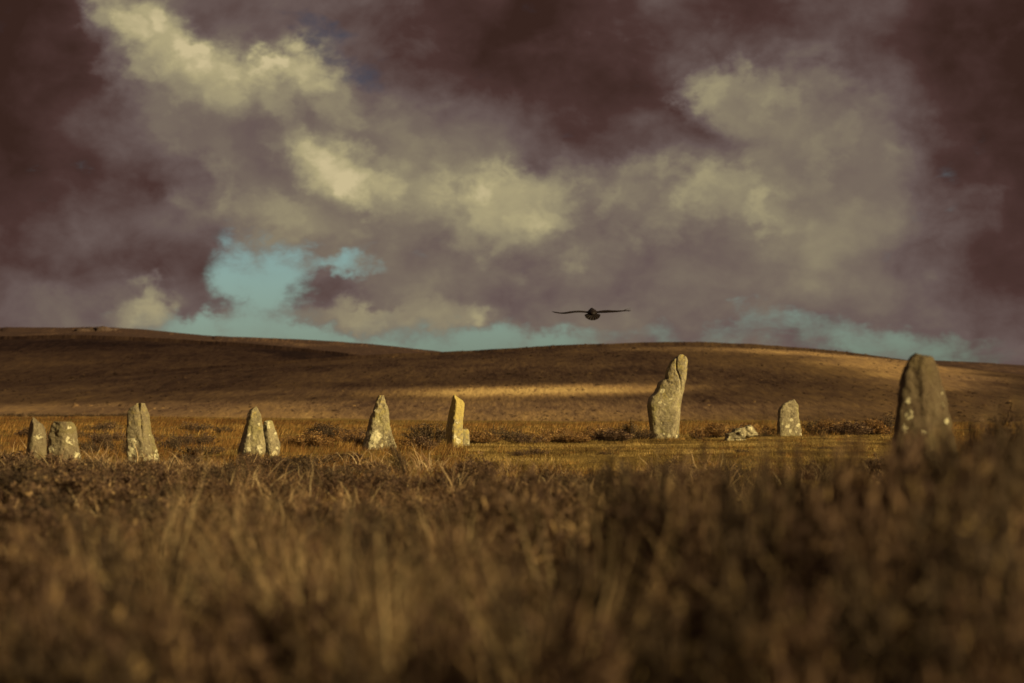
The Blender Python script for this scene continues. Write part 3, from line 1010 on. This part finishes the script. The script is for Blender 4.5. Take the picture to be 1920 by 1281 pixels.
HEATHER = mat_leaf('heather_sprays', [(0, (.040, .022, .015, 1)), (.4, (.088, .053, .034, 1)), (.75, (.17, .104, .056, 1)), (1, (.34, .22, .10, 1))])
GORSE = mat_leaf('gorse_spines', [(0, (.028, .018, .013, 1)), (.45, (.058, .039, .024, 1)), (.8, (.10, .068, .038, 1)), (1, (.28, .19, .08, 1))])
SUNLIT_BRACKEN = mat_leaf('sunlit_bracken', [(0, (.075, .035, .015, 1)), (.4, (.19, .10, .036, 1)), (.75, (.33, .19, .065, 1)), (1, (.48, .31, .12, 1))])  # heather foliage in tan bracken colours, brightened to paint in sunlight
TWIG = mat_leaf('woody_twigs', [(0, (.03, .019, .013, 1)), (.6, (.09, .058, .034, 1)), (1, (.17, .115, .065, 1))])


def bush_meshes(kind, seed, sprigs, leaves):
    """unit bush (1 m across, 1 m high): woody sprigs fanning from the root, dense with small leaves"""
    rng = np.random.default_rng(seed)
    az = rng.uniform(0, 2 * math.pi, sprigs)
    rad = np.sqrt(rng.uniform(0, 1, sprigs))
    root = np.stack([np.cos(az) * rad * .16, np.sin(az) * rad * .16, np.zeros(sprigs)], 1)
    hgt = (1 - .55 * rad ** 1.7) * rng.uniform(.72, 1.0, sprigs)
    # lopsided, lumpy outline
    lump = 1 + .28 * np.sin(az * 2 + seed) + .18 * np.sin(az * 3 + seed * 2.1)
    tip = np.stack([np.cos(az) * rad * .5 * lump, np.sin(az) * rad * .5 * lump, hgt * (.75 + .25 * lump)], 1)
    mid = .5 * root + .5 * tip + np.stack([np.cos(az) * rad * .10, np.sin(az) * rad * .10, -.06 * np.ones(sprigs)], 1) + rng.normal(0, .035, (sprigs, 3))
    ns = 5
    SV = []; SF = []
    s = np.linspace(0, 1, ns + 1)[:, None, None]
    curve = (1 - s) ** 2 * root + 2 * s * (1 - s) * mid + s ** 2 * tip          # ns+1, sprigs, 3
    curve[1:-1] += rng.normal(0, .012, curve[1:-1].shape)
    w = (.011 * (1 - .75 * np.linspace(0, 1, ns + 1)))[:, None]
    for k in range(3):
        a = k * 2 * math.pi / 3
        SV.append(curve + np.stack([np.cos(a) * w * np.ones(sprigs), np.sin(a) * w * np.ones(sprigs), 0 * w * np.ones(sprigs)], -1))
    SV = np.stack(SV, 2).transpose(1, 0, 2, 3)       # sprig, ring, 3, xyz
    m = (ns + 1) * 3
    b = (np.arange(sprigs) * m)[:, None, None] + (np.arange(ns) * 3)[None, :, None] + np.arange(3)[None, None]
    b2 = (np.arange(sprigs) * m)[:, None, None] + (np.arange(ns) * 3)[None, :, None] + ((np.arange(3) + 1) % 3)[None, None]
    SF = np.stack([b, b2, b2 + 3, b + 3], -1).reshape(-1, 4)
    stems = (SV.reshape(-1, 3), SF, {'tint': np.repeat(rng.uniform(.2, .9, sprigs), m)})
    # leaves
    n = sprigs * leaves
    si = np.repeat(np.arange(sprigs), leaves)
    t = rng.uniform(.25, 1.02, n) ** .8
    P = ((1 - t) ** 2)[:, None] * root[si] + (2 * t * (1 - t))[:, None] * mid[si] + (t ** 2)[:, None] * tip[si]
    spread = .055 if kind == 'heather' else .045
    out = rng.normal(0, 1, (n, 3)); out /= np.linalg.norm(out, axis=1, keepdims=True)
    P = P + out * rng.uniform(.1, 1, n)[:, None] * spread
    up = out * .7 + np.array([0, 0, .8]) + rng.normal(0, .35, (n, 3))
    up /= np.linalg.norm(up, axis=1, keepdims=True)
    sd = np.cross(up, rng.normal(0, 1, (n, 3))); sd /= (np.linalg.norm(sd, axis=1, keepdims=True) + 1e-6)
    ln = rng.uniform(.035, .075, n)[:, None]
    wd = ln * (.20 if kind == 'heather' else .13)
    LV = np.stack([P - sd * wd, P + sd * wd, P + up * ln + sd * wd * .5, P + up * ln - sd * wd * .5], 1).reshape(-1, 3)
    LF = (np.arange(n) * 4)[:, None] + np.arange(4)[None]
    tn = np.clip(rng.normal(.42, .2, n) + .35 * (rng.uniform(0, 1, sprigs)[si] - .5) + (rng.uniform(0, 1, n) < .04) * .5, 0, 1)
    return stems, (LV, LF, {'tint': np.repeat(tn, 4)})


PROTO = {}


def bush_proto(kind, i, sprigs, leaves):
    st, lf = bush_meshes(kind, 11 + i * 7 + (100 if kind == 'gorse' else 0), sprigs, leaves)
    out = []
    for nm, (V, Fq, at), mt in (('stems', st, TWIG), ('foliage', lf, {'gorse': GORSE, 'heather': HEATHER, 'bracken': SUNLIT_BRACKEN}[kind])):
        o = mesh_obj(nm, V, Fq, mt, attrs=at)
        me = o.data
        bpy.data.objects.remove(o)
        out.append((nm, me))
    return out


for kind in ('heather', 'gorse', 'bracken'):
    PROTO[kind, 'fine'] = [bush_proto(kind, i, 90, 46) for i in range(3)]
    PROTO[kind, 'coarse'] = [bush_proto(kind, i + 5, 46, 34) for i in range(3)]


def bush(kind, detail, x, y, w, h, label, group, tilt=(0, 0)):
    o = bpy.data.objects.new(kind + '_bush', None)
    col.objects.link(o)
    o.empty_display_size = .1
    o.location = (x, y, float(ground_z(x, y)) - .02)
    o.rotation_euler = (tilt[0], tilt[1], random.uniform(0, 6.28))
    o.scale = (w, w, h)
    tag(o, label, 'bush', group)
    for nm, me in random.choice(PROTO[kind, detail]):
        c = bpy.data.objects.new(nm, me)
        col.objects.link(c)
        c.parent = o
    return o


PLACES = [(170, 'the two close stones'), (370, 'the lone notched stone'), (600, 'the tooth-shaped stone'), (775, 'the wedge-shaped stone'),
          (1030, 'the slim yellow pillar'), (1330, 'the tallest stone'), (1445, 'the jagged fallen boulder'), (1620, 'the squat round-shouldered stone'),
          (9999, 'the large round-topped stone')]


def beside(px):
    return next(t for lim, t in PLACES if px < lim)


def build_bushes():
    # strip of scrub behind the turf: column, top row, foot row, width in columns
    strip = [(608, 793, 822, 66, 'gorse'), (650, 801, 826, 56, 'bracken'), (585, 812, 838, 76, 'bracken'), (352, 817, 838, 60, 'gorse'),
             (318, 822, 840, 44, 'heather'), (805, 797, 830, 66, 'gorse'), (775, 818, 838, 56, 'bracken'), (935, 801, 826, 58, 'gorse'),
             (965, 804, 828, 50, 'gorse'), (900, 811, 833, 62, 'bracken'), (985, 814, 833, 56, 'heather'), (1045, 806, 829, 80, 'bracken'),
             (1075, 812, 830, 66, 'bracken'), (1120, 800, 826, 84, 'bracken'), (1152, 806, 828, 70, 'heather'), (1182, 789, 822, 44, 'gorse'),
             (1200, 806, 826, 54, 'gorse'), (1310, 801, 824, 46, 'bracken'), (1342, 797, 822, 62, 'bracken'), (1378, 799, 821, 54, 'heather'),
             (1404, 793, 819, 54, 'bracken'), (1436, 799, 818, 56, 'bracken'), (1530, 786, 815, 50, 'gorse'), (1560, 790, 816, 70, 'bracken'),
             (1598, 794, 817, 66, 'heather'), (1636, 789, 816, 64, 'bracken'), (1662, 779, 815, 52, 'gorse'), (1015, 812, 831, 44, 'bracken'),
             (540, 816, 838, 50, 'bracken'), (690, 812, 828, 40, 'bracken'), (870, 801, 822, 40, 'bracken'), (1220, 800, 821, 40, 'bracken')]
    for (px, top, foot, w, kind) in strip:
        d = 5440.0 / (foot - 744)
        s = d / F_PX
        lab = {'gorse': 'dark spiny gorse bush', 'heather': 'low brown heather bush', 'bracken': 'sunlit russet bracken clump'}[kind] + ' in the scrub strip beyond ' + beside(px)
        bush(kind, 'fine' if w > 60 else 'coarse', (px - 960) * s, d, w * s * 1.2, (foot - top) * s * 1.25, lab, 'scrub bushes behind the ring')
    for (px, top, foot, w) in ((975, 841, 857, 50), (1003, 836, 855, 44), (905, 862, 876, 40), (1130, 846, 856, 30), (1390, 842, 850, 40), (1545, 834, 842, 50), (1330, 860, 870, 36)):
        d = 5440.0 / (foot - 744); s = d / F_PX
        bush('heather', 'coarse', (px - 960) * s, d, w * s, (foot - top) * s, 'tiny heather tuft standing out on the bare turf inside the ring', 'tufts on the turf')
    # dark bushes hugging the lone left-hand stone
    for (px, top, foot, w) in ((222, 806, 850, 44), (208, 828, 858, 52), (300, 808, 850, 36), (170, 822, 850, 44)):
        d = 5440.0 / (foot - 744); s = d / F_PX
        bush('gorse', 'coarse', (px - 960) * s, d + 2, w * s * 1.1, (foot - top) * s, 'dark gorse bush close around the lone notched stone', 'bushes at the notched stone')
    # leaning spray between the wedge stone and the pillar
    d = 36.0; s = d / F_PX
    bush('gorse', 'coarse', (762 - 960) * s, d, .22, (895 - 800) * s * 1.08, 'tall thin dark spray leaning right between the wedge stone and slim pillar', None, (0, R(24)))
    # foreground, out of focus: column, top row, distance, width in columns
    near = [(1690, 838, 10.5, 150, 'heather'), (1765, 830, 11, 140, 'heather'), (1590, 856, 10, 110, 'heather'), (1480, 858, 10.5, 100, 'heather'), (1250, 868, 10.5, 90, 'gorse'), (700, 955, 10.5, 190, 'gorse'), (935, 888, 14, 150, 'heather'), (1000, 930, 12.5, 220, 'heather'), (1150, 848, 11, 110, 'gorse'),
            (1210, 880, 11.5, 150, 'heather'), (1300, 876, 10, 130, 'heather'), (1365, 866, 9.2, 90, 'gorse'), (1430, 850, 9, 110, 'gorse'), (1540, 840, 9.4, 130, 'gorse'),
            (1640, 868, 8.6, 170, 'heather'), (1735, 850, 9.2, 170, 'gorse'), (1810, 792, 9.0, 190, 'gorse'), (1895, 775, 8.6, 170, 'gorse'),
            (1970, 760, 9.5, 200, 'heather'), (1800, 850, 7.6, 260, 'heather'), (1650, 960, 7.0, 260, 'heather'), (1480, 980, 7.4, 240, 'heather'), (1850, 1000, 6.4, 320, 'gorse'),
            (1700, 1110, 5.8, 330, 'gorse'), (1500, 1130, 5.8, 260, 'heather'), (60, 1010, 8.5, 260, 'heather'), (180, 960, 11, 190, 'gorse'), (330, 1010, 9.4, 200, 'gorse'), (330, 1130, 6.6, 240, 'heather'),
            (560, 1090, 7.2, 240, 'heather'), (880, 1010, 8.6, 200, 'heather'), (1090, 1040, 8.0, 220, 'gorse'), (1280, 1050, 7.4, 200, 'heather'),
            (820, 1140, 6.2, 240, 'heather'), (1850, 900, 7.2, 200, 'gorse'), (1760, 950, 6.6, 220, 'gorse'), (1600, 1040, 6.4, 220, 'gorse'), (1400, 1090, 6.3, 200, 'gorse'), (1900, 1120, 5.6, 260, 'heather'), (1380, 960, 8.4, 160, 'gorse'), (1180, 960, 9.4, 170, 'heather'), (680, 1060, 8.0, 200, 'gorse'), (450, 1050, 8.2, 200, 'gorse'), (230, 1080, 7.4, 220, 'gorse'), (120, 1080, 7.0, 220, 'heather'), (960, 1090, 7.0, 200, 'gorse'), (1230, 1150, 6.0, 220, 'gorse'), (250, 1190, 5.8, 240, 'gorse'), (640, 1170, 6.0, 220, 'gorse'), (60, 1170, 6.0, 300, 'gorse'), (1080, 1170, 5.9, 240, 'heather'), (500, 960, 12, 150, 'heather')]
    for (px, top, d, w, kind) in near:
        s = d / F_PX
        x = (px - 960) * s
        h = EYE + (744 - top) * s - float(ground_z(x, d))
        lab = ('blurred dark gorse bush' if kind == 'gorse' else 'blurred brown heather bush') + (
            ', tall and close, well in front of ' if top < 900 else ', low and close, well in front of ') + beside(px)
        bush(kind, 'fine', x, d, w * s * 1.25, max(h, .2) * 1.16, lab, 'bushes in the near foreground')
    mid = [(20, 880, 26, 130, 'gorse'), (150, 892, 24, 120, 'heather'), (60, 905, 22, 130, 'heather'), (250, 915, 22, 120, 'heather'), (320, 905, 25, 90, 'gorse'), (430, 905, 27, 90, 'heather'), (500, 925, 22, 110, 'gorse'), (240, 940, 18.5, 130, 'gorse'), (90, 950, 17.5, 140, 'gorse'), (400, 935, 20, 110, 'gorse'), (650, 960, 17, 130, 'heather'), (760, 960, 17, 120, 'gorse'), (860, 950, 18, 120, 'gorse'), (960, 925, 19, 110, 'gorse'), (40, 846, 38, 90, 'heather'), (110, 852, 38, 80, 'heather'), (250, 866, 38, 60, 'heather'), (470, 858, 42, 60, 'heather'), (520, 858, 42, 60, 'gorse'), (575, 852, 42, 70, 'gorse'), (640, 850, 44, 60, 'heather'), (350, 856, 42, 60, 'gorse'), (160, 858, 36, 70, 'gorse'), (420, 872, 36, 80, 'gorse'), (330, 866, 38, 70, 'heather'), (270, 890, 31, 90, 'gorse'), (690, 868, 38, 70, 'heather'), (530, 905, 26, 100, 'gorse'), (680, 940, 20, 120, 'gorse'), (160, 990, 14.5, 150, 'gorse'), (420, 1000, 14, 150, 'gorse'), (560, 868, 33, 110, 'gorse'), (620, 880, 30, 90, 'gorse'), (640, 872, 36, 90, 'gorse'), (480, 880, 34, 70, 'gorse'), (120, 868, 30, 120, 'heather'), (40, 862, 31, 110, 'gorse'),
           (210, 880, 27, 110, 'heather'), (380, 900, 26, 110, 'heather'), (300, 930, 21, 130, 'gorse'), (100, 920, 20, 150, 'gorse'), (720, 905, 27, 90, 'heather'),
           (840, 895, 30, 80, 'gorse'), (780, 930, 21, 110, 'heather'), (450, 945, 19, 130, 'heather'), (600, 930, 21, 110, 'heather'), (880, 915, 24, 80, 'heather'),
           (200, 950, 17, 140, 'heather'), (350, 965, 16, 140, 'gorse'), (20, 950, 16, 170, 'heather'), (560, 990, 15, 150, 'gorse'), (1060, 910, 20, 120, 'heather'),
           (1200, 900, 22, 110, 'heather'), (1330, 895, 21, 100, 'heather'), (1480, 890, 22, 110, 'gorse'), (1600, 880, 22, 120, 'heather'), (1780, 850, 22, 140, 'gorse'), (1880, 830, 22, 140, 'gorse'),
           (1700, 880, 20, 110, 'gorse'), (1850, 800, 26, 90, 'heather'), (1905, 790, 28, 90, 'heather')]
    for (px, top, d, w, kind) in mid:
        s = d / F_PX
        x = (px - 960) * s
        h = EYE + (744 - top) * s - float(ground_z(x, d))
        lab = ('dark gorse bush' if kind == 'gorse' else 'brown heather bush') + ' in the tangled grass just in front of ' + beside(px)
        bush(kind, 'fine', x, d, w * s * 1.3, max(h, .2) * 1.15, lab, 'bushes in the tangled grass')
    # heather filling the hollows between the grass tussocks
    made = 0
    for _ in range(4000):
        d = math.sqrt(random.uniform(13 ** 2, 40 ** 2)); px = random.uniform(-40, 1960)
        x = (px - 960) / F_PX * d
        if heath(x, d) < .06 or lawn_mask(np.array([x]), np.array([d]))[0] > .25:
            continue
        kind = 'gorse' if random.random() < .55 else 'heather'
        bush(kind, 'coarse', x, d, random.uniform(.45, .95), random.uniform(.26, .46),
             ('dark gorse' if kind == 'gorse' else 'brown heather') + ' cushion in a hollow of the tangled grass before ' + beside(px), 'cushions in the tangled grass')
        made += 1
        if made >= 120:
            break
    # scrub dotted about the left-hand stones
    feet = [(60, 40.2), (115, 41.8), (262, 43), (462, 47), (508, 47.5), (708, 54.4), (850, 57)]
    made = 0
    while made < 34:
        d = random.uniform(43, 88); px = random.uniform(-20, 860)
        x = (px - 960) / F_PX * d
        if lawn_mask(np.array([x]), np.array([d]))[0] > .3 or any(abs(px - fx) < 34 and d < fd + .5 for fx, fd in feet):
            continue
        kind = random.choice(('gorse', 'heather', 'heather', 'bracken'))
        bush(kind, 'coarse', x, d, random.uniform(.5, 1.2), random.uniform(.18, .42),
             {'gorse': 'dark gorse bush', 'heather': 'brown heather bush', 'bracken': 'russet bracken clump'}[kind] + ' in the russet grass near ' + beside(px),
             'scrub among the left-hand stones')
        made += 1
    # far line of rushes on the left
    for i in range(16):
        px = 12 + i * 15.5 + random.uniform(-4, 4)
        d = 150 + random.uniform(-3, 3); s = d / F_PX
        x = (px - 960) * s
        bush('gorse', 'coarse', x, d, 24 * s, random.uniform(7, 11) * s, 'low dark rush clump in the line across the far grass', 'line of rushes')


build_bushes()


# ------------------------------------------------------------------ scrub on the far slopes
def build_far_scrub():
    n = 15000
    d = RNG.uniform(560, 2100, n)
    px = RNG.uniform(-120, 2040, n)
    x = (px - 960) / F_PX * d
    k = fbm(x / 60 + 3, d / 190, 3) + RNG.normal(0, .22, n) > .02
    x, d = x[k], d[k]
    n = len(x)
    w = RNG.uniform(.25, .85, n) * (1 + (RNG.uniform(0, 1, n) < .04) * 1.0)
    h = w * RNG.uniform(.35, .7, n)
    a = np.linspace(0, 2 * math.pi, 6, endpoint=False)
    z = ground_z(x, d) - .1
    jit = RNG.uniform(.7, 1.25, (n, 6))
    lo = np.stack([x[:, None] + np.cos(a) * w[:, None] * jit, d[:, None] + np.sin(a) * w[:, None] * jit, np.repeat(z[:, None], 6, 1)], -1)
    hi = np.stack([x[:, None] + np.cos(a) * w[:, None] * .6 * jit, d[:, None] + np.sin(a) * w[:, None] * .6 * jit, (z + h * .8)[:, None] * np.ones(6) + .12 * RNG.normal(0, 1, (n, 6)) * h[:, None]], -1)
    tp = np.stack([x, d, z + h], -1)[:, None]
    V = np.concatenate([lo, hi, tp], 1).reshape(-1, 3)
    b = (np.arange(n) * 13)[:, None]
    j = np.arange(6)[None]; j2 = (j + 1) % 6
    F1 = np.stack([b + j, b + j2, b + 6 + j2], -1).reshape(-1, 3)
    F2 = np.stack([b + j, b + 6 + j2, b + 6 + j], -1).reshape(-1, 3)
    F3 = np.stack([b + 6 + j, b + 6 + j2, b + 12 + 0 * j], -1).reshape(-1, 3)
    m = mat_grass('hill_scrub', [(0, (.035, .020, .013, 1)), (.5, (.085, .050, .026, 1)), (.8, (.17, .10, .045, 1)), (1, (.34, .21, .085, 1))], 0.0, 1.0)
    o = mesh_obj('hillside_scrub', V, np.concatenate([F1, F2, F3]), m, attrs={'tint': np.repeat(np.clip(RNG.normal(.4, .28, n), 0, 1), 13)})
    tag(o, 'specks of dark heather and gorse scattered over the far slopes', 'scrub', kind='stuff')


build_far_scrub()


# ------------------------------------------------------------------ raven
def build_raven():
    m, g, bsdf, out = new_mat('black_plumage')
    tc = g.node('ShaderNodeTexCoord')
    n = g.noise(tc.outputs['Object'], 30, 3, .5)
    g.put(bsdf.inputs['Base Color'], g.ramp(n, [(.3, (.006, .004, .0035, 1)), (.7, (.014, .009, .0075, 1))]))
    bsdf.inputs['Roughness'].default_value = .6
    V = []; Fc = []

    def loft(rings, close=True):
        b = len(V)
        k = len(rings[0])
        for r_ in rings:
            V.extend(r_)
        for i in range(len(rings) - 1):
            for j in range(k):
                Fc.append([b + i * k + j, b + i * k + (j + 1) % k, b + (i + 1) * k + (j + 1) % k, b + (i + 1) * k + j])
        if close:
            Fc.append([b + j for j in range(k)][::-1])
            Fc.append([b + (len(rings) - 1) * k + j for j in range(k)])

    # body: seen from behind, climbing away; u along the spine
    pit = R(5)
    ax = Vector((0, math.cos(pit), math.sin(pit)))
    upv = Vector((0, -math.sin(pit), math.cos(pit)))
    spine = [(-.20, .030, .022), (-.15, .060, .045), (-.07, .080, .068), (.02, .086, .076), (.10, .074, .070), (.16, .050, .054),
             (.20, .042, .046), (.25, .041, .046), (.29, .034, .038), (.32, .018, .022), (.36, .010, .012), (.39, .004, .004)]
    rings = []
    for u, w, h in spine:
        lift = .034 * sstep(u, .12, .25)
        c = ax * u + upv * float(lift)
        rings.append([tuple(c + Vector((math.cos(a) * w, 0, 0)) + upv * (math.sin(a) * h)) for a in np.linspace(0, 2 * math.pi, 16, endpoint=False)])
    loft(rings)
    # tail: wedge-shaped fan of overlapping feathers, spread and pressed down
    tp = R(52)
    tdir = Vector((0, -math.cos(tp), -math.sin(tp)))
    tup = Vector((0, -math.sin(tp), math.cos(tp)))
    for i in range(15):
        f = (i - 7) / 7
        ang = f * R(72)
        ln = .158 - .014 * f * f
        d = tdir * math.cos(ang) + Vector((1, 0, 0)) * math.sin(ang)
        sd = Vector((1, 0, 0)) * math.cos(ang) - tdir * math.sin(ang)
        o = ax * -.15 + tup * (.003 * (i % 2))
        rr = []
        for k_, wd in ((0, .014), (.45, .021), (.8, .024), (.95, .018), (1, .006)):
            c = o + d * (ln * k_)
            rr.append([tuple(c - sd * wd), tuple(c + tup * .003), tuple(c + sd * wd), tuple(c - tup * .003)])
        loft(rr)
    # wings
    px = 42.0 / F_PX / 10.667                      # metres for one pixel of the enlarged crop
    def wing(pts, tips):
        rr = []
        for (zx, zy, th, ch) in pts:
            c = Vector(((zx - 965) * px, .07 - .10 * abs(zx - 965) / 800, (395 - zy) * px))
            sec = []
            for a in np.linspace(0, 2 * math.pi, 12, endpoint=False):
                yy = math.cos(a) * ch * .5
                zz = math.sin(a) * th * .58 * px + yy * .045
                sec.append(tuple(c + Vector((0, yy, zz))))
            rr.append(sec)
        loft(rr)
        for (x0, z0, x1, z1, yo) in tips:
            a = Vector(((x0 - 965) * px, -.03 + yo, (395 - z0) * px)); b = Vector(((x1 - 965) * px, -.05 + yo * 2.2, (395 - z1) * px))
            mid = (a + b) / 2 + Vector((0, 0, -.006))
            q = []
            for p, w in ((a, .012), (mid, .010), (b, .003)):
                q.append([tuple(p + Vector((0, -w, 0))), tuple(p + Vector((0, 0, w * .45))), tuple(p + Vector((0, w, 0))), tuple(p - Vector((0, 0, w * .45)))])
            loft(q)
    wing([(930, 385, 60, .20), (870, 376, 34, .21), (780, 366, 32, .22), (690, 364, 34, .22), (600, 370, 34, .22), (510, 383, 36, .21), (420, 396, 30, .19), (330, 398, 22, .17),
          (260, 388, 22, .14), (205, 378, 18, .10), (190, 374, 8, .05)],
         [(260, 388, 150, 352, .03), (250, 388, 160, 370, .0), (240, 386, 175, 374, -.03), (500, 370, 512, 350, -.06)])
    wing([(1000, 380, 60, .20), (1060, 376, 36, .21), (1130, 370, 42, .22), (1210, 364, 48, .22), (1290, 362, 46, .22), (1380, 362, 38, .21), (1470, 360, 30, .19),
          (1560, 354, 22, .16), (1640, 352, 16, .11), (1690, 353, 8, .06)],
         [(1560, 352, 1742, 288, .04), (1580, 352, 1655, 300, .06), (1600, 352, 1730, 326, .02), (1620, 352, 1742, 340, .0), (1640, 353, 1735, 354, -.03)])
    o = mesh_obj('raven', np.array(V), Fc, m, smooth=True)
    p = photo(1110.5, 587, 42.0)
    o.location = p
    tag(o, 'black bird gliding away over the moor with wings spread and tail fanned', 'bird')


build_raven()
